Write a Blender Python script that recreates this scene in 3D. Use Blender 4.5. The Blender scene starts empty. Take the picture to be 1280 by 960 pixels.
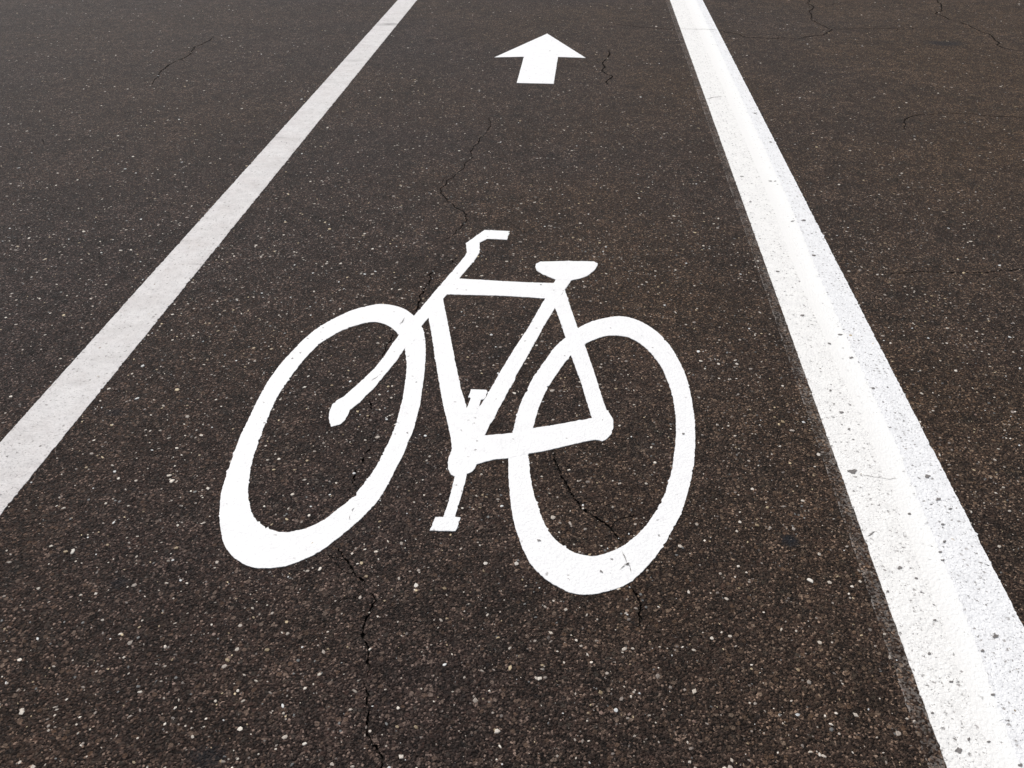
import bpy, bmesh, math, random
from mathutils import Vector, noise
from mathutils.geometry import tessellate_polygon, delaunay_2d_cdt

random.seed(11)
R = math.radians
scene = bpy.context.scene
COL = scene.collection

# ------------------------------------------------------------------ survey of the site
# The photograph is of a flat road, so every outline traced from it is turned
# once into metres on the road surface (Z = 0) and built there at real size.
W0, H0 = 1280, 960
F = 1060.0                    # focal length in photo pixels
H = 1.45                      # camera height, m
PITCH = math.atan2(750, F)    # horizon lies 750 px above the photo's centre
YAW = math.atan2(100, math.hypot(F, 750))   # road direction is +Y
cp, sp, cy, sy = math.cos(PITCH), math.sin(PITCH), math.cos(YAW), math.sin(YAW)
RIGHT = Vector((cy, sy, 0))
FWD = Vector((-sy * cp, cy * cp, -sp))
DOWN = Vector((sy * sp, -cy * sp, -cp))


def G(px, py):
    d = FWD * F + RIGHT * (px - W0 / 2) + DOWN * (py - H0 / 2)
    t = -H / d.z
    return Vector((d.x * t, d.y * t))


def GP(pts):
    return [G(*p) for p in pts]


# ------------------------------------------------------------------ node helpers
class NT:
    def __init__(self, name):
        self.mat = bpy.data.materials.new(name)
        self.mat.use_nodes = True
        self.t = self.mat.node_tree
        self.t.nodes.clear()
        self.out = self.t.nodes.new('ShaderNodeOutputMaterial')
        self.tc = self.t.nodes.new('ShaderNodeTexCoord')
        geo = self.t.nodes.new('ShaderNodeNewGeometry')
        self.pos = geo.outputs['Position']

    def n(self, kind, **kw):
        nd = self.t.nodes.new(kind)
        for k, v in kw.items():
            setattr(nd, k, v)
        return nd

    def link(self, a, b):
        self.t.links.new(a, b)

    def set(self, sock, v):
        if isinstance(v, bpy.types.NodeSocket):
            self.link(v, sock)
        else:
            sock.default_value = v

    def math(self, op, a, b=None, c=None, clamp=False):
        nd = self.n('ShaderNodeMath', operation=op, use_clamp=clamp)
        self.set(nd.inputs[0], a)
        if b is not None:
            self.set(nd.inputs[1], b)
        if c is not None:
            self.set(nd.inputs[2], c)
        return nd.outputs[0]

    def step(self, v, lo, hi, a=0.0, b=1.0):
        nd = self.n('ShaderNodeMapRange', interpolation_type='SMOOTHSTEP')
        self.set(nd.inputs['Value'], v)
        nd.inputs['From Min'].default_value = lo
        nd.inputs['From Max'].default_value = hi
        nd.inputs['To Min'].default_value = a
        nd.inputs['To Max'].default_value = b
        return nd.outputs[0]

    def mix(self, f, a, b, blend='MIX'):
        nd = self.n('ShaderNodeMix', data_type='RGBA', blend_type=blend)
        self.set(nd.inputs[0], f)
        self.set(nd.inputs[6], a)
        self.set(nd.inputs[7], b)
        return nd.outputs[2]

    def noise(self, scale, detail=3, rough=0.55, vec=None, dist=0.0):
        nd = self.n('ShaderNodeTexNoise', noise_dimensions='3D')
        nd.inputs['Scale'].default_value = scale
        nd.inputs['Detail'].default_value = detail
        nd.inputs['Roughness'].default_value = rough
        nd.inputs['Distortion'].default_value = dist
        self.link(vec or self.pos, nd.inputs['Vector'])
        return nd.outputs[0]

    def voro(self, scale, vec=None, feature='F1', rnd=1.0, dim='2D'):
        nd = self.n('ShaderNodeTexVoronoi', voronoi_dimensions=dim, feature=feature)
        nd.inputs['Scale'].default_value = scale
        nd.inputs['Randomness'].default_value = rnd
        self.link(vec or self.pos, nd.inputs['Vector'])
        return nd

    def ramp(self, f, stops, interp='LINEAR'):
        nd = self.n('ShaderNodeValToRGB')
        cr = nd.color_ramp
        cr.interpolation = interp
        while len(cr.elements) > 1:
            cr.elements.remove(cr.elements[-1])
        cr.elements[0].position, cr.elements[0].color = stops[0][0], (*stops[0][1], 1)
        for p, c in stops[1:]:
            e = cr.elements.new(p)
            e.color = (*c, 1)
        self.link(f, nd.inputs[0])
        return nd.outputs[0]

    def sep(self, c):
        nd = self.n('ShaderNodeSeparateColor')
        self.link(c, nd.inputs[0])
        return nd.outputs

    def finish(self, col, rough, height=None, hdist=0.002, hstr=1.0, spec=0.5):
        b = self.n('ShaderNodeBsdfPrincipled')
        self.set(b.inputs['Base Color'], col)
        self.set(b.inputs['Roughness'], rough)
        self.set(b.inputs['Specular IOR Level'], spec)
        if height is not None:
            bp = self.n('ShaderNodeBump')
            bp.inputs['Distance'].default_value = hdist
            self.set(bp.inputs['Strength'], hstr)
            self.link(height, bp.inputs['Height'])
            self.link(bp.outputs[0], b.inputs['Normal'])
        self.link(b.outputs[0], self.out.inputs[0])
        return self.mat


def asphalt_nodes(m):
    """colour, roughness and height of worn asphalt with exposed aggregate"""
    # wobble the cells so that the stones are irregular
    wn = m.n('ShaderNodeTexNoise')
    wn.inputs['Scale'].default_value = 260
    wn.inputs['Detail'].default_value = 1
    m.link(m.pos, wn.inputs['Vector'])
    vs = m.n('ShaderNodeVectorMath', operation='MULTIPLY_ADD')
    m.link(wn.outputs['Color'], vs.inputs[0])
    vs.inputs[1].default_value = (0.004, 0.004, 0.0)
    m.link(m.pos, vs.inputs[2])
    P = vs.outputs[0]
    fine = m.voro(290, P)
    med = m.voro(132, P)
    big = m.voro(78, P)
    rf, rm, rb = (m.sep(v.outputs['Color']) for v in (fine, med, big))
    # fine grit: dark binder to mid brown-grey
    cf = m.ramp(rf[0], [(0.0, (0.0055, 0.0045, 0.0042)), (0.35, (0.0150, 0.0118, 0.0104)),
                        (0.75, (0.038, 0.0300, 0.0262)), (0.93, (0.075, 0.060, 0.052)), (1.0, (0.19, 0.16, 0.14))])
    cm = m.ramp(rm[0], [(0.0, (0.0080, 0.0068, 0.0064)), (0.3, (0.028, 0.0205, 0.0180)), (0.45, (0.022, 0.0205, 0.0190)),
                        (0.6, (0.048, 0.0335, 0.0285)), (0.75, (0.040, 0.0365, 0.0325)), (0.9, (0.092, 0.072, 0.058)), (1.0, (0.24, 0.205, 0.18))])
    cb = m.ramp(rb[1], [(0.0, (0.014, 0.0135, 0.0145)), (0.35, (0.048, 0.034, 0.029)), (0.6, (0.034, 0.034, 0.031)),
                        (0.8, (0.085, 0.062, 0.046)), (1.0, (0.15, 0.132, 0.115))])
    mm = m.math('MULTIPLY', m.step(med.outputs['Distance'], 0.42, 0.30), m.step(rm[1], 0.42, 0.50))
    mb = m.math('MULTIPLY', m.step(big.outputs['Distance'], 0.42, 0.33), m.step(rb[0], 0.72, 0.76))
    col = m.mix(mm, cf, cm)
    col = m.mix(m.math('MULTIPLY', mb, 0.85), col, cb)
    # broad tone: brownish, greyish and blackish areas
    n1 = m.noise(0.55, 3)
    n2 = m.noise(2.6, 4, 0.6)
    n3 = m.noise(14, 4, 0.6)
    tone = m.mix(m.step(n1, 0.36, 0.64), (0.95, 0.95, 1.0, 1), (1.06, 1.0, 0.93, 1))
    col = m.mix(1.0, col, tone, 'MULTIPLY')
    # tint shifts across the road: darker on the left, lighter tan on the right
    sx = m.n('ShaderNodeSeparateXYZ')
    m.link(m.pos, sx.inputs[0])
    side = m.math('ADD', sx.outputs[0], m.math('MULTIPLY', m.math('SUBTRACT', n1, 0.5), 3.0))
    col = m.mix(1.0, col, m.mix(m.step(side, -2.2, 2.6), (1.00, 0.855, 0.83, 1), (1.46, 1.225, 0.965, 1)), 'MULTIPLY')
    k = m.math('MULTIPLY', m.step(n2, 0.3, 0.7, 0.84, 1.12), m.step(n3, 0.25, 0.75, 0.64, 1.24))
    kk = m.n('ShaderNodeCombineColor')
    for i in range(3):
        m.link(k, kk.inputs[i])
    col = m.mix(1.0, col, kk.outputs[0], 'MULTIPLY')
    # bitumen-rich spots: cooler and darker blotches a few centimetres across
    blot = m.math('MULTIPLY', m.step(m.noise(11, 5, 0.68), 0.50, 0.70), m.step(m.noise(1.6, 2), 0.35, 0.6, 0.35, 1.0))
    col = m.mix(m.math('MULTIPLY', blot, 0.75), col, m.mix(1.0, col, (0.52, 0.62, 0.66, 1), 'MULTIPLY'))
    # old oil drips, each with its own place on the road
    for (px, py, rx, ry, s) in ((988, 675, .020, .022, .92), (1180, 54, .14, .07, .7), (262, 945, .035, .025, .55),
                                (150, 728, .022, .015, .5), (520, 545, .02, .03, .4), (145, 515, .035, .02, .5)):
        c = G(px, py)
        vm = m.n('ShaderNodeVectorMath', operation='SUBTRACT')
        m.link(P, vm.inputs[0])
        vm.inputs[1].default_value = (c.x, c.y, 0)
        sc = m.n('ShaderNodeVectorMath', operation='MULTIPLY')
        m.link(vm.outputs[0], sc.inputs[0])
        sc.inputs[1].default_value = (1 / rx, 1 / ry, 0)
        ln = m.n('ShaderNodeVectorMath', operation='LENGTH')
        m.link(sc.outputs[0], ln.inputs[0])
        d = m.math('ADD', ln.outputs['Value'], m.math('MULTIPLY', m.noise(70, 2), 0.8))
        col = m.mix(m.math('MULTIPLY', m.step(d, 1.7, 0.9), s), col, (0.010, 0.011, 0.014, 1))
    # height: domed stones with voids between them
    hf = m.math('MULTIPLY', m.step(fine.outputs['Distance'], 0.75, 0.1), m.math('ADD', m.math('MULTIPLY', rf[1], 0.7), 0.3))
    hm = m.math('MULTIPLY', m.step(med.outputs['Distance'], 0.5, 0.15), m.math('ADD', m.math('MULTIPLY', rm[2], 0.8), 0.2))
    h = m.math('ADD', m.math('MULTIPLY', hf, 0.45), m.math('MULTIPLY', hm, 0.8))
    h = m.math('ADD', h, m.math('MULTIPLY', n3, 1.2))
    rough = m.step(rf[2], 0, 1, 0.62, 0.92)
    return col, rough, h, P


def mat_asphalt():
    m = NT('asphalt')
    col, rough, h, P = asphalt_nodes(m)
    return m.finish(col, rough, h, 0.0036, 1.0, spec=0.12)


def mat_dusty():
    """asphalt with the grey remains of a worn-off stripe"""
    m = NT('worn_paint_on_asphalt')
    col, rough, h, P = asphalt_nodes(m)
    v = m.voro(230, P)
    r = m.sep(v.outputs['Color'])
    att = m.n('ShaderNodeAttribute', attribute_name='edge')
    e = att.outputs['Fac']                                     # 0 at the outer edge, 1 beside the new line
    base = m.math('ADD', m.step(e, 0.0, 0.16, 0.36, 0.0), m.step(e, 0.2, 1.0, 0.16, 0.30))
    base = m.math('MULTIPLY', base, m.step(m.noise(13, 5, 0.7), 0.36, 0.62, 0.15, 1.25))
    f = m.math('MULTIPLY', m.step(m.math('ADD', r[0], base), 0.62, 0.95), m.math('ADD', base, 0.12), clamp=True)
    col = m.mix(f, col, (0.29, 0.265, 0.245, 1))
    return m.finish(col, rough, h, 0.0024, 0.9, spec=0.12)


def mat_paint(name, white, fade=None, pits=0.0, dirt=0.0, grain=0.06, bump=0.35, cracks=0.0, warm=(1, 1, 1)):
    m = NT(name)
    wn = m.n('ShaderNodeTexNoise')
    wn.inputs['Scale'].default_value = 150
    wn.inputs['Detail'].default_value = 2
    m.link(m.pos, wn.inputs['Vector'])
    vs = m.n('ShaderNodeVectorMath', operation='MULTIPLY_ADD')
    m.link(wn.outputs['Color'], vs.inputs[0])
    vs.inputs[1].default_value = (0.010, 0.010, 0.0)
    m.link(m.pos, vs.inputs[2])
    P = vs.outputs[0]
    fine = m.voro(330, P)
    med = m.voro(120, P)
    pit = m.voro(62, P)
    tiny = m.voro(210, P)
    rp, rt, rf = m.sep(pit.outputs['Color']), m.sep(tiny.outputs['Color']), m.sep(fine.outputs['Color'])
    big = m.noise(3.0, 4, 0.6)
    mid = m.noise(28, 4, 0.65)
    w = tuple(white * c for c in warm)
    col = m.mix(m.math('MULTIPLY', m.step(mid, 0.35, 0.75), grain * 2.2), (*w, 1), (w[0] * .66, w[1] * .66, w[2] * .67, 1))
    col = m.mix(m.math('MULTIPLY', m.step(rf[0], 0.6, 1.0), grain * 1.6), col, (w[0] * .5, w[1] * .5, w[2] * .5, 1))
    if dirt:
        # rubber and dust dragged across the stripe by tyres
        mp = m.n('ShaderNodeMapping')
        mp.inputs['Rotation'].default_value = (0, 0, R(38))
        mp.inputs['Scale'].default_value = (5.0, 10.0, 1)
        m.link(m.pos, mp.inputs['Vector'])
        st = m.noise(1.0, 5, 0.62, mp.outputs[0], 0.4)
        st2 = m.noise(1.7, 4, 0.6)
        d = m.math('MULTIPLY', m.step(st, 0.40, 0.72), m.step(st2, 0.30, 0.66, 0.25, 1.0))
        col = m.mix(m.math('MULTIPLY', d, dirt), col, (0.30, 0.275, 0.265, 1))
        d2 = m.math('MULTIPLY', m.step(m.noise(6, 5, 0.7), 0.42, 0.72), dirt * 0.55)
        col = m.mix(d2, col, (0.40, 0.34, 0.325, 1))
        for (px, py, rx, ry, k_) in ((490, 30, .075, .050, .55), (480, 31, .09, .06, .3), (443, 76, .07, .04, .25), (352, 172, .05, .015, .3), (250, 330, .05, .010, .3)):
            c = G(px, py)
            vm = m.n('ShaderNodeVectorMath', operation='SUBTRACT')
            m.link(P, vm.inputs[0])
            vm.inputs[1].default_value = (c.x, c.y, 0)
            sc = m.n('ShaderNodeVectorMath', operation='MULTIPLY')
            m.link(vm.outputs[0], sc.inputs[0])
            sc.inputs[1].default_value = (1 / rx, 1 / ry, 0)
            ln = m.n('ShaderNodeVectorMath', operation='LENGTH')
            m.link(sc.outputs[0], ln.inputs[0])
            dd = m.math('ADD', ln.outputs['Value'], m.math('MULTIPLY', m.math('SUBTRACT', mid, 0.5), 1.6))
            col = m.mix(m.math('MULTIPLY', m.step(dd, 1.1, 0.2), k_), col, (0.13, 0.12, 0.115, 1))
    # pits where the stripe did not fill the voids of the asphalt
    mid2 = m.noise(230, 3, 0.7)
    m_hi = 0.26
    pm = m.math('MULTIPLY', m.step(m.math('ADD', pit.outputs['Distance'], m.math('MULTIPLY', m.math('SUBTRACT', mid2, 0.5), 0.9)), m_hi, 0.05), m.step(m.math('ADD', rp[0], m.math('MULTIPLY', big, 0.25)), 1.10 - pits, 1.13 - pits))
    tm = m.math('MULTIPLY', m.step(tiny.outputs['Distance'], 0.40, 0.18), m.step(m.math('ADD', rt[0], m.math('MULTIPLY', mid, 0.3)), 1.16 - pits * 1.1, 1.22 - pits * 1.1))
    pcol = m.mix(m.math('POWER', rp[1], 0.6), (0.05, 0.045, 0.042, 1), (0.42, 0.40, 0.39, 1))
    col = m.mix(pm, col, pcol)
    col = m.mix(m.math('MULTIPLY', tm, m.step(rt[1], 0, 1, 0.15, 0.75)), col, (0.17, 0.155, 0.15, 1))
    if cracks:
        v = m.voro(7.0, P, 'DISTANCE_TO_EDGE')
        c = m.math('MULTIPLY', m.step(v.outputs['Distance'], 0.010, 0.003), m.step(m.noise(5.0, 3), 0.55, 0.62))
        col = m.mix(m.math('MULTIPLY', c, cracks), col, (0.16, 0.145, 0.14, 1))
    if fade:
        att = m.n('ShaderNodeAttribute', attribute_name='edge')
        e = m.math('ADD', att.outputs['Fac'], m.math('MULTIPLY', m.math('SUBTRACT', m.noise(45, 5, 0.7), 0.5), 1.1))
        col = m.mix(m.step(e, 0.05, 0.80), tuple(fade) + (1,), col)
        col = m.mix(m.step(e, 0.84, 1.18), col, (.768, .771, .775, 1))
    h = m.math('ADD', m.math('MULTIPLY', m.step(med.outputs['Distance'], 0.7, 0.1), 0.8), m.math('MULTIPLY', m.step(fine.outputs['Distance'], 0.7, 0.1), 0.35))
    h = m.math('SUBTRACT', h, m.math('MULTIPLY', m.math('MAXIMUM', pm, tm), 0.9))
    return m.finish(col, 0.6, h, 0.0016, bump, spec=0.3)


def mat_chips():
    m = NT('exposed_stone_chips')
    a = m.n('ShaderNodeAttribute', attribute_name='stone')
    n = m.noise(420, 3, 0.6)
    k = m.step(n, 0.3, 0.75, 1.12, 0.72)
    kk = m.n('ShaderNodeCombineColor')
    for i in range(3):
        m.link(k, kk.inputs[i])
    col = m.mix(1.0, a.outputs['Color'], kk.outputs[0], 'MULTIPLY')
    return m.finish(col, 0.55, n, 0.0006, 0.6, spec=0.4)


def mat_crack():
    m = NT('crack_dirt')
    n = m.noise(240, 3)
    col = m.mix(m.step(n, 0.35, 0.7), (0.012, 0.010, 0.009, 1), (0.034, 0.028, 0.024, 1))
    return m.finish(col, 0.95, n, 0.002, 1.0, spec=0.1)


ASPHALT = mat_asphalt()
DUSTY = mat_dusty()
CHIPS = mat_chips()
CRACK = mat_crack()
THERMO = mat_paint('thermoplastic_white', 0.80, pits=0.02, grain=0.08, bump=0.36)
LINE_WORN = mat_paint('worn_white_paint', 0.61, pits=0.16, dirt=0.42, grain=0.17, bump=0.5, warm=(1, .972, .962))
LINE_A = mat_paint('white_paint_speckled', 0.80, pits=0.21, grain=0.12, bump=0.45, cracks=0.0, warm=(1, .99, .965))
LINE_B = mat_paint('white_paint_greyer', 0.80, pits=0.24, grain=0.125, bump=0.5, cracks=0.0, warm=(.985, .99, 1.0))
LINE_C = mat_paint('white_paint_double', 0.82, fade=(.772, .765, .748), pits=0.06, grain=0.04, bump=0.3, warm=(1, 1, .98))


# ------------------------------------------------------------------ mesh helpers
def link(name, me, mat, parent=None):
    if mat:
        me.materials.append(mat)
    o = bpy.data.objects.new(name, me)
    COL.objects.link(o)
    if parent:
        o.parent = parent
    return o


def empty(name, loc=(0, 0, 0)):
    o = bpy.data.objects.new(name, None)
    o.empty_display_size = 0.1
    COL.objects.link(o)
    o.location = loc
    return o


def tag(o, label, cat, group=None):
    o['label'] = label
    o['category'] = cat
    if group:
        o['group'] = group


def catmull(pts, closed, per=8):
    out = []
    n = len(pts)
    for i in range(n if closed else n - 1):
        if closed:
            p0, p1, p2, p3 = pts[i - 1], pts[i], pts[(i + 1) % n], pts[(i + 2) % n]
        else:
            p0, p1, p2, p3 = pts[max(i - 1, 0)], pts[i], pts[i + 1], pts[min(i + 2, n - 1)]
        for k in range(per):
            t = k / per
            out.append(0.5 * ((2 * p1) + (p2 - p0) * t + (2 * p0 - 5 * p1 + 4 * p2 - p3) * t * t + (3 * p1 - p0 - 3 * p2 + p3) * t ** 3))
    if not closed:
        out.append(pts[-1])
    return out


def resample(pts, step, closed=True):
    out = []
    n = len(pts)
    for i in range(n if closed else n - 1):
        a, b = pts[i], pts[(i + 1) % n]
        k = max(1, int(math.ceil((b - a).length / step)))
        for j in range(k):
            out.append(a.lerp(b, j / k))
    if not closed:
        out.append(pts[-1])
    return out


def ragged(pts, amp, seed, closed=True, bite=1.6):
    """material edges: small waviness plus places where it crept round a stone"""
    out = []
    n = len(pts)
    for i, p in enumerate(pts):
        a = pts[i - 1] if (closed or i > 0) else p
        b = pts[(i + 1) % n] if (closed or i < n - 1) else p
        t = b - a
        if t.length < 1e-9:
            out.append(p)
            continue
        nn = Vector((t.y, -t.x)).normalized()
        q = Vector((p.x, p.y, seed * 7.31))
        d = noise.noise(q * 60) * 0.9 + noise.noise(q * 170) * 0.8
        s = noise.noise(q * 95 + Vector((3.1, 8.2, 1.7)))
        if s > 0.32:
            d += bite * (s - 0.32) * 4 * (1 if noise.noise(q * 40) > 0 else -1)
        out.append(p + nn * d * amp)
    return out


def slab(name, loops, top, mat, parent=None, origin=(0, 0)):
    """a flat marking of real thickness: top face of one outline with holes, and its rim"""
    ox, oy = origin
    bm = bmesh.new()
    tops = [[bm.verts.new((p.x - ox, p.y - oy, top)) for p in lp] for lp in loops]
    flat = [v for lp in tops for v in lp]
    for tri in tessellate_polygon([[Vector((p.x, p.y, 0)) for p in lp] for lp in loops]):
        vs = [flat[i] for i in tri]
        try:
            f = bm.faces.new(vs)
        except ValueError:
            continue
        if f.normal.z == 0:
            f.normal_update()
        if f.normal.z < 0:
            f.normal_flip()
    cen = loops[0]
    for lp, tv in zip(loops, tops):
        lo = [bm.verts.new((p.x - ox, p.y - oy, -0.002)) for p in lp]
        n = len(lp)
        for i in range(n):
            j = (i + 1) % n
            try:
                bm.faces.new((tv[i], tv[j], lo[j], lo[i]))
            except ValueError:
                pass
    bmesh.ops.recalc_face_normals(bm, faces=bm.faces)
    up = [f for f in bm.faces if abs(f.normal.z) > 0.9]
    if up and sum(f.normal.z * f.calc_area() for f in up) < 0:
        bmesh.ops.reverse_faces(bm, faces=bm.faces)
    me = bpy.data.meshes.new(name)
    bm.to_mesh(me)
    bm.free()
    return link(name, me, mat, parent)


STEP = 0.004
seed_i = [0]


def shape(name, px, top, mat, parent, origin, amp=0.0011, smooth=False, holes=(), step=STEP):
    seed_i[0] += 1
    loops = []
    for k, lp in enumerate([px, *holes]):
        pts = GP(lp)
        if smooth:
            pts = catmull(pts, True, 6)
        pts = resample(pts, step)
        loops.append(ragged(pts, amp if k == 0 else amp * 1.35, seed_i[0] + k * 50))
    return slab(name, loops, top, mat, parent, origin)


# ------------------------------------------------------------------ cracks in the road
CR = [  # photo trace, width m, chance that a stretch is closed
    ([(611, 146), (613, 157), (600, 172), (590.6, 187), (581, 206), (559, 225), (553, 234), (556, 247), (575, 262), (584, 275), (570, 288), (552, 303)], .0056, .09),
    ([(571, 322), (563, 331)], .0070, .0),
    ([(545, 334), (538, 343), (536, 355), (524, 378), (514, 392)], .0070, .12),
    ([(489, 417), (482, 434), (478, 447)], .0055, .15),
    ([(471, 483), (463, 496), (464, 510), (463, 525), (464, 541), (464, 557), (455, 568), (444, 589), (441, 602), (437, 616)], .0058, .22),
    ([(422, 684), (430, 697), (438, 706), (455, 726), (470, 750), (458, 772), (453, 785), (462, 813), (456, 853), (461, 888), (464, 926), (478, 947), (479, 975), (470, 1010), (476, 1060)], .0056, .04),
    ([(690, 560), (699, 588), (711, 611), (726, 635), (745, 646), (760, 657), (770, 668), (779, 680)], .0068, .08),
    ([(786, 731), (793, 740), (797, 747), (800, 764), (799, 784)], .0056, .05),
    ([(799, 800), (803, 840), (800, 862)], .003, .4),
    ([(762.5, 62), (756, 75), (753, 89), (765.6, 95), (759, 106)], .0100, .06),
    ([(267, 45), (252, 56), (242, 59), (236, 69), (209, 83), (198, 95), (190, 106)], .0095, .04),
    ([(765, 29), (800, 34), (849, 36), (850, 36), (897, 38), (931, 46), (965, 48), (999, 48), (1029, 44), (1040, 37), (1025, 30), (1014, 17), (1008, 4), (1006, -14)], .0115, .03),
    ([(1040, 36), (1075, 35), (1100, 36), (1149, 34.5)], .0085, .15),
    ([(1168, -12), (1171, 0), (1177, 9), (1169, 17), (1186, 24), (1212, 32), (1231, 41), (1246, 56), (1257, 61), (1290, 63)], .0115, .07),
    ([(1131, 163), (1131, 150), (1149, 143), (1182, 141), (1215, 142), (1250, 146), (1300, 150)], .0080, .16),
    ([(1110, 342), (1130, 341), (1167, 340), (1239, 340), (1280, 337), (1330, 338)], .0062, .12),
    ([(1040, 6), (1050, 3), (1062, 2)], .007, .0),
    ([(52, 172), (40, 200), (12, 222)], .004, .45),
    ([(140, 185), (118, 200), (106, 215)], .004, .4),
    ([(1040, 420), (1010, 428), (985, 431)], .003, .5),
    ([(926, 735), (938, 745), (957, 772), (975, 790)], .003, .4),
]


def fractal(pts, rnd, depth=4, rough=0.11):
    for d in range(depth):
        out = []
        for a, b in zip(pts, pts[1:]):
            t = b - a
            mid = a.lerp(b, 0.5) + Vector((-t.y, t.x)) * rnd.uniform(-rough, rough) * (1.25 if d > 1 else 1)
            out += [a, mid]
        pts = out + [pts[-1]]
    return pts


crack_polys = []
br = random.Random(21)
for px, w, gap in list(CR):
    if w < .005 or len(px) < 4:
        continue
    for a, b in zip(px, px[1:]):
        if br.random() < 0.55:
            t = br.uniform(.2, .8)
            x, y = a[0] + (b[0] - a[0]) * t, a[1] + (b[1] - a[1]) * t
            k = (y + 270) / 900
            ang = br.uniform(0, 6.28)
            ln = br.uniform(8, 26) * k
            if y < 1 or y > 840:
                continue
            p1 = (x + math.cos(ang) * ln, y + math.sin(ang) * ln * .6)
            p2 = (p1[0] + math.cos(ang + .6) * ln, p1[1] + math.sin(ang + .6) * ln * .6)
            CR.append(([(x, y), p1, p2], w * .42, .30))
rnd = random.Random(5)
for px, w, gap in CR:
    pts = fractal(GP(px), rnd, 3)
    pts = resample(pts, 0.0045, False)
    pts = [p + Vector((noise.noise(Vector((p.x, p.y, 2)) * 130), noise.noise(Vector((p.x, p.y, 9)) * 130))) * 0.0042 for p in pts]
    n = len(pts)
    runs, run = [], []
    off = rnd.uniform(0, 100)
    for i, p in enumerate(pts):
        g = noise.noise(Vector((i * 0.16 + off, 0.3, 0))) * 0.5 + 0.5
        g2 = noise.noise(Vector((i * 0.03 + off, 7.3, 0))) * 0.5 + 0.5
        if g * 0.5 + g2 * 0.5 < 0.25 + gap * 0.60:
            if len(run) > 3:
                runs.append(run)
            run = []
        else:
            run.append(i)
    if len(run) > 3:
        runs.append(run)
    for run in runs:
        L, Rr = [], []
        m_ = len(run)
        for k, i in enumerate(run):
            a, b = pts[max(i - 1, 0)], pts[min(i + 1, n - 1)]
            t = (b - a).normalized()
            nn = Vector((-t.y, t.x))
            taper = min(1.0, (k + 0.35) / 4, (m_ - k - 0.65) / 4)
            e = min(i, n - 1 - i) / max(1, n - 1)
            taper *= min(1.0, 0.45 + e * 6)
            ww = w * 0.5 * taper * (0.50 + 1.0 * noise.noise(Vector((i * 0.30 + off, 1.9, 0))) + 1.3 * abs(noise.noise(Vector((i * 0.83, off, 0)))))
            ww = max(ww, 0.0006)
            L.append(pts[i] + nn * ww)
            Rr.append(pts[i] - nn * ww)
        crack_polys.append(L + Rr[::-1])

# ------------------------------------------------------------------ road: one sheet with the cracks cut into it
vs, es, quads = [], [], {}
CELL = 0.05
for c in crack_polys:
    i0 = len(vs)
    vs += c
    k2 = len(c)
    es += [(i0 + i, i0 + (i + 1) % k2) for i in range(k2)]
    for i in range(k2 // 2 - 1):
        q = (c[i], c[i + 1], c[k2 - 2 - i], c[k2 - 1 - i])
        for cx in range(int(min(p.x for p in q) // CELL), int(max(p.x for p in q) // CELL) + 1):
            for cyy in range(int(min(p.y for p in q) // CELL), int(max(p.y for p in q) // CELL) + 1):
                quads.setdefault((cx, cyy), []).append(q)


def in_tri(p, a, b, c):
    d1 = (b - a).cross(p - a)
    d2 = (c - b).cross(p - b)
    d3 = (a - c).cross(p - c)
    return (d1 >= 0 and d2 >= 0 and d3 >= 0) or (d1 <= 0 and d2 <= 0 and d3 <= 0)


def in_crack(p):
    for q in quads.get((int(p.x // CELL), int(p.y // CELL)), ()):
        if in_tri(p, q[0], q[1], q[2]) or in_tri(p, q[0], q[2], q[3]):
            return True
    return False


for r_, k in ((400, 12), (120, 14), (40, 16), (14, 18)):
    for i in range(k):
        a = 2 * math.pi * i / k
        vs.append(Vector((r_ * math.cos(a), 4 + r_ * math.sin(a))))
ov, oe, of, _, _, orig = delaunay_2d_cdt([Vector((v.x, v.y)) for v in vs], es, [], 0, 1e-6)
bm = bmesh.new()
bv = [bm.verts.new((v.x, v.y, 0)) for v in ov]
gone = []
for f in of:
    if in_crack(sum((ov[i] for i in f), Vector((0, 0))) / 3):
        gone.append(f)
        continue
    fc = bm.faces.new([bv[i] for i in f])
    fc.normal_update()
    if fc.normal.z < 0:
        fc.normal_flip()
me = bpy.data.meshes.new('road')
bm.to_mesh(me)
bm.free()
road = link('road', me, ASPHALT)
road['kind'] = 'structure'
road['label'] = 'dark brown-grey asphalt road with exposed pale stone chips and fine cracks'
road['category'] = 'road'
# crack walls and floors, 14 mm deep
DEPTH = 0.008
cnt = {}
for f in gone:
    for a, b in zip(f, f[1:] + f[:1]):
        cnt.setdefault((min(a, b), max(a, b)), []).append((a, b))
bm = bmesh.new()
T, B = {}, {}


def tv(i):
    if i not in T:
        T[i] = bm.verts.new((ov[i].x, ov[i].y, -0.0002))
    return T[i]


def bvv(i):
    if i not in B:
        B[i] = bm.verts.new((ov[i].x, ov[i].y, -DEPTH))
    return B[i]


for f in gone:
    bm.faces.new([bvv(i) for i in f])
for e, l in cnt.items():
    if len(l) == 1:
        a, b = l[0]
        bm.faces.new((tv(a), tv(b), bvv(b), bvv(a)))
me = bpy.data.meshes.new('crack')
bm.to_mesh(me)
bm.free()
print('crack tris', len(gone), 'road tris', len(of) - len(gone))
crack = link('crack', me, CRACK, road)
crack['kind'] = 'stuff'
crack['label'] = 'thin black branching cracks in the asphalt'


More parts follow.
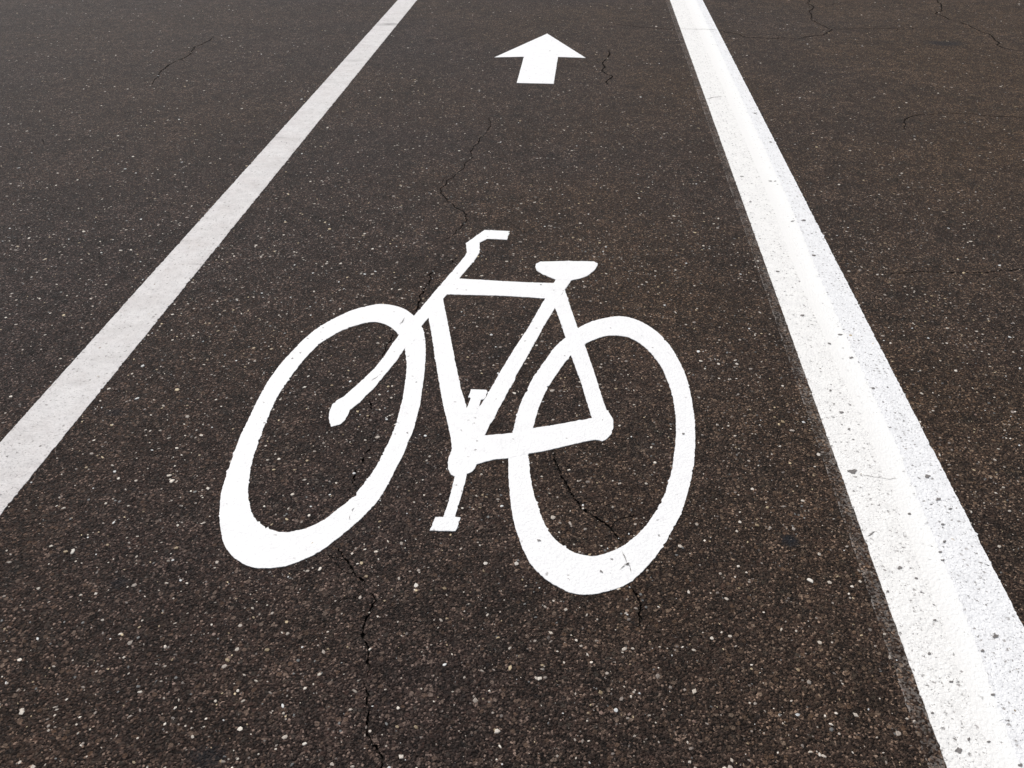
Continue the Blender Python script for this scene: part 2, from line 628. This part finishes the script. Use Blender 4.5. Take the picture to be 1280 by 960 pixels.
# ------------------------------------------------------------------ pale stone chips bedded in the surface
def chips():
    rnd = random.Random(3)
    verts, faces, cols = [], [], []
    pal = [((.60, .54, .47), 2.4), ((.45, .395, .335), 3.4), ((.31, .265, .225), 4.2), ((.20, .165, .14), 4.0), ((.46, .36, .22), 1.0),
           ((.24, .175, .10), 1.6), ((.58, .58, .57), 1.0), ((.10, .10, .098), 5.0), ((.15, .092, .070), 2.2), ((.095, .075, .064), 7.0)]
    tot = sum(w for _, w in pal)

    def pick():
        x = rnd.uniform(0, tot)
        for c, w in pal:
            x -= w
            if x <= 0:
                return c
        return pal[0][0]

    def one(x, y, r, c):
        k = rnd.choice((4, 5, 5, 6, 7))
        el = rnd.uniform(0.42, 1.0)
        ro = rnd.uniform(0, math.pi)
        hgt = r * rnd.uniform(0.10, 0.28)
        i0 = len(verts)
        cr_, sr_ = math.cos(ro), math.sin(ro)
        jit = [rnd.uniform(0.66, 1.2) for _ in range(k)]
        tx, ty = rnd.uniform(-.18, .18), rnd.uniform(-.18, .18)
        for ring, z in ((1.0, -0.0012), (0.93, hgt * 0.55), (0.58, hgt)):
            for i in range(k):
                a = 2 * math.pi * i / k
                u, v = math.cos(a) * r * ring * jit[i], math.sin(a) * r * el * ring * jit[i]
                zz = z + (0 if ring == 1.0 else (u * tx + v * ty))
                verts.append((x + u * cr_ - v * sr_, y + u * sr_ + v * cr_, zz))
        for g in range(2):
            for i in range(k):
                j = (i + 1) % k
                faces.append((i0 + g * k + i, i0 + g * k + j, i0 + (g + 1) * k + j, i0 + (g + 1) * k + i))
        faces.append(tuple(i0 + 2 * k + i for i in range(k)))
        b = rnd.uniform(0.85, 1.12)
        cols.extend([(c[0] * b, c[1] * b, c[2] * b, 1)] * (3 * k))

    def scatter(n, rmin, rmax, pw, pale=False):
        # density eases off away from the bicycle symbol, where the chips get too small to see
        for _ in range(n):
            x, y = rnd.uniform(-9, 9), rnd.uniform(-1.5, 13)
            far = math.hypot(x * 0.8, y - 1.2)
            keep = min(1.0, (1.9 / max(far, 1.9)) ** 1.9)
            clump = noise.noise(Vector((x * 1.7, y * 1.7, 0.5))) * 0.5 + noise.noise(Vector((x * 6, y * 6, 4.5))) * 0.35
            if rnd.random() > keep * (0.72 + clump * 0.8):
                continue
            r = rmin + (rmax - rmin) * rnd.random() ** pw
            c = pick()
            while pale and c[0] < .19:
                c = pick()
            one(x, y, r * (1 + 0.05 * far), c)

    scatter(470000, .0012, .0052, 2.9)
    scatter(95000, .0024, .0074, 2.3, True)
    # a few of the largest, where the photo shows them
    for px, py, rp in ((91, 690, 6), (1013, 726, 6), (977, 787, 4), (1037, 728, 5), (868, 864, 5), (675, 848, 5), (689, 791, 5), (520, 732, 4),
                       (646, 705, 5), (1024, 693, 4), (320, 851, 4), (399, 843, 4), (208, 729, 4), (206, 905, 4), (300, 911, 5), (380, 930, 4),
                       (1025, 803, 4), (890, 798, 4), (485, 677, 4), (607, 704, 4), (381, 484, 4), (1075, 727, 4), (915, 951, 4), (1013, 940, 4),
                       (625, 933, 4), (668, 667, 0)):
        if rp:
            p = G(px, py)
            mpp = H / (cp * (py + 270))
            one(p.x, p.y, rp * mpp * 0.84, rnd.choice(((.56, .51, .44), (.48, .42, .35), (.60, .56, .50))))
    me = bpy.data.meshes.new('stone_chips')
    me.from_pydata(verts, [], faces)
    at = me.color_attributes.new('stone', 'FLOAT_COLOR', 'POINT')
    at.data.foreach_set('color', [c for q in cols for c in q])
    o = link('stone_chips', me, CHIPS, road)
    o['kind'] = 'stuff'
    o['label'] = 'pale stone chips exposed in the worn asphalt'
    print('chips', len(faces))


chips()


# ------------------------------------------------------------------ lane lines
def xs_at(px_edges):
    q = [G(x, y).x for x, y in px_edges]
    return sum(q) / len(q)


def stripe(name, xl, xr, top, mat, parent, seed, ampl, ampr, y0=-20, y1=160, origin=(0, 0)):
    """xl, xr: functions of y"""
    ys = [y0, -10, -5, -2]
    y = -1.0
    while y < 10:
        ys.append(y)
        y += 0.006 if y < 4 else 0.012
    ys += [10 + 2 * k for k in range(1, 6)] + [30, 60, y1]
    lp = [Vector((xl(v), v)) for v in ys]
    rp_ = [Vector((xr(v), v)) for v in ys]
    lp = ragged(lp, ampl, seed, False)
    rp_ = ragged(rp_, ampr, seed + 9, False)
    ox, oy = origin
    n = len(ys)
    verts = [(p.x - ox, p.y - oy, top) for p in lp] + [(p.x - ox, p.y - oy, top) for p in rp_]
    verts += [(p.x - ox, p.y - oy, -0.002) for p in lp] + [(p.x - ox, p.y - oy, -0.002) for p in rp_]
    faces = []
    for i in range(n - 1):
        faces.append((i, n + i, n + i + 1, i + 1))
        faces.append((2 * n + i, i, i + 1, 2 * n + i + 1))
        faces.append((n + i, 3 * n + i, 3 * n + i + 1, n + i + 1))
    me = bpy.data.meshes.new(name)
    me.from_pydata(verts, [], faces)
    o = link(name, me, mat, parent)
    return o, n


LL = xs_at([(500, 0), (227, 300), (0, 547)])
LR = xs_at([(524, 0), (402, 148), (277, 300), (0, 636)])
RL = xs_at([(837, 0), (968, 360), (1055, 600), (1182, 960)])
RR = xs_at([(879, 0), (1064, 360), (1182, 600), (1280, 791)])
print('lane', LL, LR, RL, RR)

left_line, _ = stripe('lane_line', lambda y: LL, lambda y: LR, 0.0016, LINE_WORN, None, 3, .0016, .0022)
tag(left_line, 'narrow scuffed greyish white lane line along the left of the bike lane', 'lane line', 'white lines edging the bike lane')

right_line = empty('lane_line', ((RL + RR) / 2, 3, 0))
tag(right_line, 'wide bright white lane line with a double-coated streak, right of the bike lane', 'lane line', 'white lines edging the bike lane')
og = ((RL + RR) / 2, 3)
ov_px = [(-10, 851, 864), (0, 856, 869), (85, 894, 908), (240, 959, 979), (360, 1005, 1028), (560, 1094, 1119), (770, 1178, 1203), (960, 1244, 1271)]
ovl = sorted([(G(a, y).y, G(a, y).x, G(b, y).x) for y, a, b in ov_px])


def interp(y, k):
    if y <= ovl[0][0]:
        return ovl[0][k]
    for p, q in zip(ovl, ovl[1:]):
        if y <= q[0]:
            t = (y - p[0]) / (q[0] - p[0])
            return p[k] + (q[k] - p[k]) * t
    return ovl[-1][k]


mid = lambda y: (interp(y, 1) + interp(y, 2)) / 2
ca, _ = stripe('paint_coat', lambda y: RL, mid, 0.0018, LINE_A, right_line, 21, .0012, 0.0002, origin=og)
ca['label'] = 'speckled warm white paint on the left half of the line'
cb_, _ = stripe('paint_coat', mid, lambda y: RR, 0.0014, LINE_B, right_line, 22, 0.0002, .0018, origin=og)
cb_['label'] = 'greyer pitted white paint on the right half of the line'
cc, nc = stripe('overlap_streak', lambda y: interp(y, 1) - .004, lambda y: interp(y, 2) + .006, 0.0020, LINE_C, right_line, 23, .0045, .0050, origin=og)
cc.data.attributes.new('edge', 'FLOAT', 'POINT').data.foreach_set('value', ([0.0] * nc + [1.0] * nc) * 2)
cc['label'] = 'clean bright white streak where two coats overlap'

# the worn-off remains of an older stripe beside the right line, lying on the road
gw = 0.0335
gl, n_ = stripe('faded_line', lambda y: RL - gw, lambda y: RL - 0.0005, 0.0006, DUSTY, None, 31, .0016, .0)
at = gl.data.attributes.new('edge', 'FLOAT', 'POINT')
vals = [0.0] * n_ + [1.0] * n_ + [0.0] * n_ + [1.0] * n_
at.data.foreach_set('value', vals)
tag(gl, 'thin grey remains of an older worn-off line beside the wide right line', 'faded line')

# hairline cracks that show through the right line's paint
def hairline(px, w, z, parent, origin, seed):
    r2 = random.Random(seed)
    pts = resample(fractal(GP(px), r2, 3, .1), .004, False)
    n = len(pts)
    L, Rr = [], []
    for i, p in enumerate(pts):
        t = (pts[min(i + 1, n - 1)] - pts[max(i - 1, 0)]).normalized()
        nn = Vector((-t.y, t.x))
        ww = w * .5 * (.5 + abs(noise.noise(Vector((i * .3, seed, 0)))) * 1.4) * min(1, (i + .3) / 5, (n - i - .7) / 5)
        L.append(p + nn * ww)
        Rr.append(p - nn * ww)
    return L + Rr[::-1]


def mat_hair():
    m = NT('crack_in_paint')
    return m.finish(m.mix(m.noise(180, 2), (0.05, 0.045, 0.042, 1), (0.30, 0.28, 0.27, 1)), 0.9)


HAIR = mat_hair()


def paint_cracks(items, z, parent, origin, label, seed):
    bm = bmesh.new()
    r3 = random.Random(seed)
    for n_i, (p, w) in enumerate(items):
        if isinstance(p, tuple):                       # a chipped-out spot: (x, y), (width, height) in photo pixels
            for sub in range(3):
                cx, cyy = p[0] + r3.uniform(-.45, .45) * w[0] * (sub > 0), p[1] + r3.uniform(-.45, .45) * w[1] * (sub > 0)
                sz = .5 if sub == 0 else r3.uniform(.14, .30)
                k = 11
                ring = []
                for i in range(k):
                    a = 6.283 * i / k
                    f = sz * r3.uniform(.55, 1.15)
                    ring.append(G(cx + math.cos(a) * w[0] * f, cyy + math.sin(a) * w[1] * f))
                bm.faces.new([bm.verts.new((q.x - origin[0], q.y - origin[1], z + .0002 * sub)) for q in ring])
            continue
        lp = hairline(p, w, z, parent, origin, seed + n_i)
        v_ = [bm.verts.new((q.x - origin[0], q.y - origin[1], z)) for q in lp]
        k = len(v_) // 2
        for i in range(k - 1):
            bm.faces.new((v_[i], v_[i + 1], v_[-2 - i], v_[-1 - i]))
    bmesh.ops.recalc_face_normals(bm, faces=bm.faces)
    me = bpy.data.meshes.new('paint_crack')
    bm.to_mesh(me)
    bm.free()
    o = link('paint_crack', me, HAIR, parent)
    o['kind'] = 'stuff'
    o['label'] = label


paint_cracks([([(850, 36), (872, 37), (897, 38)], .007), ([(883, 124), (893, 122), (903, 121)], .006),
              ([(1075, 594), (1095, 597), (1122, 599)], .0015), ([(1083, 671), (1089, 668), (1094, 665)], .004),
              ((1065, 590), (13, 6)), ((1159, 596), (8, 4)), ((1173, 624.5), (6, 4)), ((1187, 637), (5, 2)), ((1244, 796), (9, 6)), ((1228, 814), (5, 4)),
              ((1198, 939), (11, 8)), ((1275, 957), (7, 4)), ((1125, 710), (6, 4)), ((1145, 724), (5, 3)), ((1180, 678), (4, 3)), ((1175, 691), (5, 3)),
              ((1178, 701), (5, 2.5)), ((1136, 643), (4, 3)), ((1178, 656), (5, 2)), ((1109, 740), (4, 3)), ((1161, 818), (5, 4)), ((1189, 853), (6, 3)),
              ((1241, 869), (7, 4)), ((1168, 776), (5, 3)), ((1210, 925), (5, 4)), ((1235, 928), (6, 3)), ((1165, 892), (4, 3)),
              ((1003, 395), (6, 3)), ((1036, 430), (5, 2.5)), ((1064, 448), (6, 2.5)), ((1050, 419), (7, 2)), ((1038, 489), (3, 2.5)), ((1052, 516), (8, 2.5)),
              ((1061, 537), (4, 2.5)), ((1017, 320), (5, 2)), ((972, 340), (5, 2)), ((1091, 486), (5, 2.5)), ((963, 227), (4, 1.6)), ((969, 227), (3, 1.5)),
              ((1005, 276), (6, 2)), ((991, 277), (5, 1.5)), ((927, 221), (5, 1)), ((938, 253), (4, 1.5)), ((963, 178), (3.5, 1.5)), ((944, 142), (4, 1.5))],
             0.0027, right_line, og,
             'hairline cracks and chips through the white paint', 40)

# ------------------------------------------------------------------ arrow
c = G(684, 72)
arrow = empty('arrow_marking', (c.x, c.y, 0))
tag(arrow, 'white straight-ahead arrow painted on the asphalt beyond the bicycle symbol', 'arrow marking')
ao = (c.x, c.y)
shape('arrow_head', [(684, 42.3), (732, 72.6), (697.5, 71.4), (654.8, 71.2), (618.3, 71.9)], 0.0020, THERMO, arrow, ao, .0012, step=.008)
shape('arrow_shaft', [(654.8, 71.2), (697.5, 71.4), (692, 105), (646, 104)], 0.0020, THERMO, arrow, ao, .0012, step=.008)

# ------------------------------------------------------------------ bicycle symbol
c = G(575, 560)
bike = empty('bicycle_symbol', (c.x, c.y, 0))
tag(bike, 'large white bicycle symbol of thick road paint in the middle of the lane', 'bicycle symbol')
bo = (c.x, c.y)
TH = 0.0018
lay = [0]


def part(name, px, smooth=False, holes=(), parent=bike, amp=.0012):
    lay[0] += 1
    return shape(name, px, TH + lay[0] * 0.00004, THERMO, parent, bo, amp, smooth, holes)


FW_OUT = [(400, 408.8), (421, 397), (444, 387), (467.5, 381.5), (478, 380.6), (490, 382), (504, 386), (514, 392.5), (522, 400), (528, 410.5), (531, 422), (532, 437), (531.6, 452),
          (529.8, 472), (527.2, 491), (525, 506), (521, 522), (517, 537.5), (511, 551), (504, 569), (493.5, 589), (486, 604), (475, 622.5), (460, 640), (441, 658), (418, 676.5),
          (402, 688.5), (385, 697.5), (362.5, 706.5), (346, 709.8), (330, 710.8), (314, 709), (297.5, 701), (285, 689), (278, 674), (275.2, 655), (274.8, 640), (276, 620), (280, 604),
          (285, 589), (292.5, 567.5), (301, 545), (311, 524), (321, 503), (332, 482.5), (343, 466), (355, 450.6), (367.5, 437.5), (380, 424.5)]
FW_IN = [(400, 429.8), (413.8, 421), (428.8, 413), (448.8, 406), (462.5, 403), (475, 403.8), (486, 408), (494.5, 414.4), (501, 422.5), (505.5, 434), (507.8, 451), (508, 466), (505, 489),
         (502, 504), (497, 524), (490, 544), (480, 565), (467, 589), (455, 605), (438.8, 623.8), (418, 640.5), (403.8, 651), (385, 660), (368.8, 664.4), (350, 665.6), (335, 661),
         (325, 655), (318, 647.5), (313.4, 636), (310.5, 623.8), (310.6, 608), (313, 590), (316, 574), (321, 560), (328, 540), (335, 522.5), (341.5, 507.5), (350, 491), (360, 476.5),
         (370, 462.5), (380, 450), (390, 439)]
RW_OUT = [(707, 422.5), (723.8, 410), (740, 402.5), (757.5, 397.8), (773, 396), (789, 398), (805, 404.5), (822, 416), (838.8, 434.5), (851, 456), (858.8, 475), (863, 492), (865.8, 508),
          (868, 522), (868.9, 543.8), (868.6, 562.5), (866.9, 582.5), (863.6, 600), (857.5, 623), (850, 645), (840, 663.8), (830.6, 681), (820, 695), (808, 709), (799, 719), (782.5, 731),
          (765, 738), (740, 743.5), (717.5, 742.5), (702.5, 736.5), (681, 724), (666, 708.8), (656, 691.5), (647.5, 671), (642.5, 653), (639, 634), (636, 603), (635.5, 575), (637.5, 556),
          (640.8, 541), (645, 523.8), (651, 503.8), (659, 487), (668, 470), (682, 450), (695, 433)]
RW_IN = [(718, 439), (730.6, 431), (741, 425.6), (755, 421), (769.5, 419.7), (785, 422), (800, 429.8), (811.5, 439.5), (820, 449.5), (829, 464), (836.5, 482.5), (841.4, 499), (844.6, 523),
         (844.8, 545), (843, 565), (840, 586.5), (835.4, 603), (830, 619.5), (820, 638.8), (807.5, 657.5), (794, 671), (777.5, 683.8), (758, 692.3), (739, 695.7), (721, 692.5), (711, 687.5),
         (698.8, 678.8), (687.5, 667.5), (678.5, 651), (673.8, 637.5), (667.5, 617.5), (663, 595), (661, 573), (661.8, 556), (666, 536.5), (670, 521.5), (675, 506), (683, 488), (693.8, 471),
         (705, 455)]
w1 = part('wheel', FW_OUT, True, (FW_IN,))
w2 = part('wheel', RW_OUT, True, (RW_IN,))
part('fork', [(540, 369), (528.8, 382.5), (517.2, 395.8), (508, 408), (498.8, 419.4), (490, 431), (481, 445), (468.8, 460.6), (456, 472.5), (445, 483), (428.8, 497), (421, 501), (415, 507.5),
              (411.7, 516), (411, 523.8), (414.4, 533.8), (425, 531.2), (431, 525.5), (434.4, 520), (437.5, 513), (446, 506), (452.5, 501), (456.5, 495.6), (467.5, 486), (475, 476),
              (485, 464.5), (496, 451), (506, 435.6), (516, 422), (526, 408.8), (535.6, 397.5), (546, 383)])
part('handlebar', [(605.6, 287.9), (637.2, 289.4), (633.8, 300), (620, 299.3), (608.8, 299), (599.4, 303.8), (599.4, 316), (594.4, 323.8), (573.8, 348.8), (566, 359), (553.8, 374), (546, 383),
                   (540, 369), (548.8, 358.8), (565, 340), (581, 321), (583.6, 316.5), (582.5, 304.4)])
part('top_tube', [(573.8, 348.8), (600, 350.2), (630, 352), (660, 353.5), (692, 354.4), (703, 361), (699, 373), (693, 378), (684, 376), (681.9, 373.6), (660, 372), (630, 370.2), (595, 369.3), (558.8, 368.4), (553.5, 374), (562, 360)])
part('down_tube', [(535.6, 397.5), (542, 381), (550, 371), (553.6, 373.8), (556.9, 390), (560, 405), (566, 437), (572.5, 470), (576, 486), (583.8, 511), (590, 540), (585, 572), (567, 572), (563, 546), (558.8, 526),
                   (553.8, 506), (547.6, 470), (543.8, 448), (540, 421)])
part('seat_tube', [(681.4, 373.4), (694, 372), (704, 368), (693.8, 385), (678.8, 410), (669.5, 427.5), (660, 444), (645, 470), (643.4, 476), (636, 487.5), (630, 500), (622.5, 512.5), (618, 523.8),
                   (612.5, 531), (606, 545), (592, 570), (578, 545), (583, 522), (588, 511), (600, 508), (607.5, 497), (622.5, 470), (640, 441), (660.4, 410)])
part('seat_stay', [(693.8, 385), (699, 374), (706, 362.5), (711.9, 381), (721.9, 410), (731, 432), (742.5, 465), (755, 505), (757.5, 511), (762, 524), (756, 538), (742, 532), (739.8, 523.6), (734, 504),
                   (726, 477.5), (713.8, 445), (703, 410)])
part('chain_stay', [(606, 545), (640.6, 541.9), (667, 535.6), (695, 531.5), (720, 527), (740, 523.4), (757, 510.5), (762.5, 518), (766.5, 526), (766.6, 536), (763.8, 543), (758.8, 548.8), (752.5, 551.6),
                    (743.8, 550), (720, 555), (680, 564.4), (661, 567.5), (635.6, 573), (617.5, 575), (596, 580.6), (580, 582), (585, 560)])
part('saddle', [(669.1, 333.8), (670, 330.4), (675, 327.6), (700, 327), (725, 327), (742.5, 327.4), (747.2, 329.8), (746, 333.4), (742.5, 338.8), (733.8, 345.6), (723.8, 348.8), (713.8, 351), (695, 350),
                (678.8, 343.8), (670.5, 338)])
part('seat_post', [(695, 350), (713.8, 351), (709.5, 358), (706, 362.5), (700, 371), (690, 366), (691.9, 354.4)])
part('crank', [(565.6, 561), (578, 552), (600, 566), (596, 580.6), (593.8, 585.8), (590, 590), (583.8, 593), (582.5, 598.8), (575, 626), (568.5, 647), (554.4, 646.9), (560, 631), (565, 610), (568.5, 596.5),
               (563.8, 593.4), (560.6, 587.5), (559.6, 578.8), (561.8, 570)])
part('pedal', [(544.4, 647), (554.4, 646.9), (568.5, 647), (575.6, 647.8), (571.5, 661), (569.4, 664.4), (553, 664.2), (537.3, 663.8)])
part('pedal', [(588.8, 487.5), (598, 487.7), (608, 488), (609.4, 489.6), (607, 497), (605, 499.8), (601, 500.2), (599, 508), (595, 518), (581, 517), (588.6, 498.6), (585.4, 497.5)])

paint_cracks([([(777.5, 690), (781, 698), (783.5, 704.5)], .0024), ([(780, 706.5), (784, 706), (788, 709)], .0030), ([(774, 713), (779, 709), (783, 706)], .002),
              ([(787, 709), (789, 716)], .002), ([(440, 640), (443, 635)], .0035), ([(437, 645), (438, 651)], .0025), ([(464, 477), (468, 474), (473, 470)], .002),
              ([(499, 406), (506, 398)], .003), ((674, 676.5), (5, 2)), ((751, 715), (4, 3)), ((784, 706), (4, 3)), ((854, 543), (4, 2))],
             0.0032, bike, bo, 'hairline cracks and scuffs in the white symbol', 80)

# ------------------------------------------------------------------ camera
cam = bpy.data.cameras.new('camera')
cam.sensor_width = 36
cam.lens = 36 * F / W0
cam.clip_end = 2000
cam.clip_start = 0.05
co = bpy.data.objects.new('camera', cam)
COL.objects.link(co)
co.location = (0, 0, H)
co.rotation_euler = (math.pi / 2 - PITCH, 0, YAW)
scene.camera = co

# ------------------------------------------------------------------ daylight
SUN_EL, SUN_AZ = R(48), R(-35)      # azimuth from +Y towards +X
w = bpy.data.worlds.new('World')
scene.world = w
w.use_nodes = True
nt = w.node_tree
bg = nt.nodes['Background']
sky = nt.nodes.new('ShaderNodeTexSky')
sky.sky_type = 'NISHITA'
sky.sun_disc = False
sky.sun_elevation = SUN_EL
sky.sun_rotation = SUN_AZ
sky.dust_density = 2.5
sky.air_density = 1.0
hs = nt.nodes.new('ShaderNodeHueSaturation')     # thin high cloud: a paler sky
hs.inputs['Saturation'].default_value = 0.35
nt.links.new(sky.outputs[0], hs.inputs['Color'])
nt.links.new(hs.outputs[0], bg.inputs[0])
bg.inputs[1].default_value = 0.12
sun = bpy.data.lights.new('sun', 'SUN')
sun.energy = 2.2
sun.angle = R(5)
sun.color = (1.0, 0.955, 0.90)
so = bpy.data.objects.new('sun', sun)
COL.objects.link(so)
d = Vector((math.sin(SUN_AZ) * math.cos(SUN_EL), math.cos(SUN_AZ) * math.cos(SUN_EL), math.sin(SUN_EL)))
so.rotation_euler = d.to_track_quat('Z', 'Y').to_euler()
so.location = (d * 30)

scene.view_settings.view_transform = 'Standard'
scene.view_settings.look = 'None'
scene.view_settings.gamma = 1
scene.view_settings.exposure = 0.25
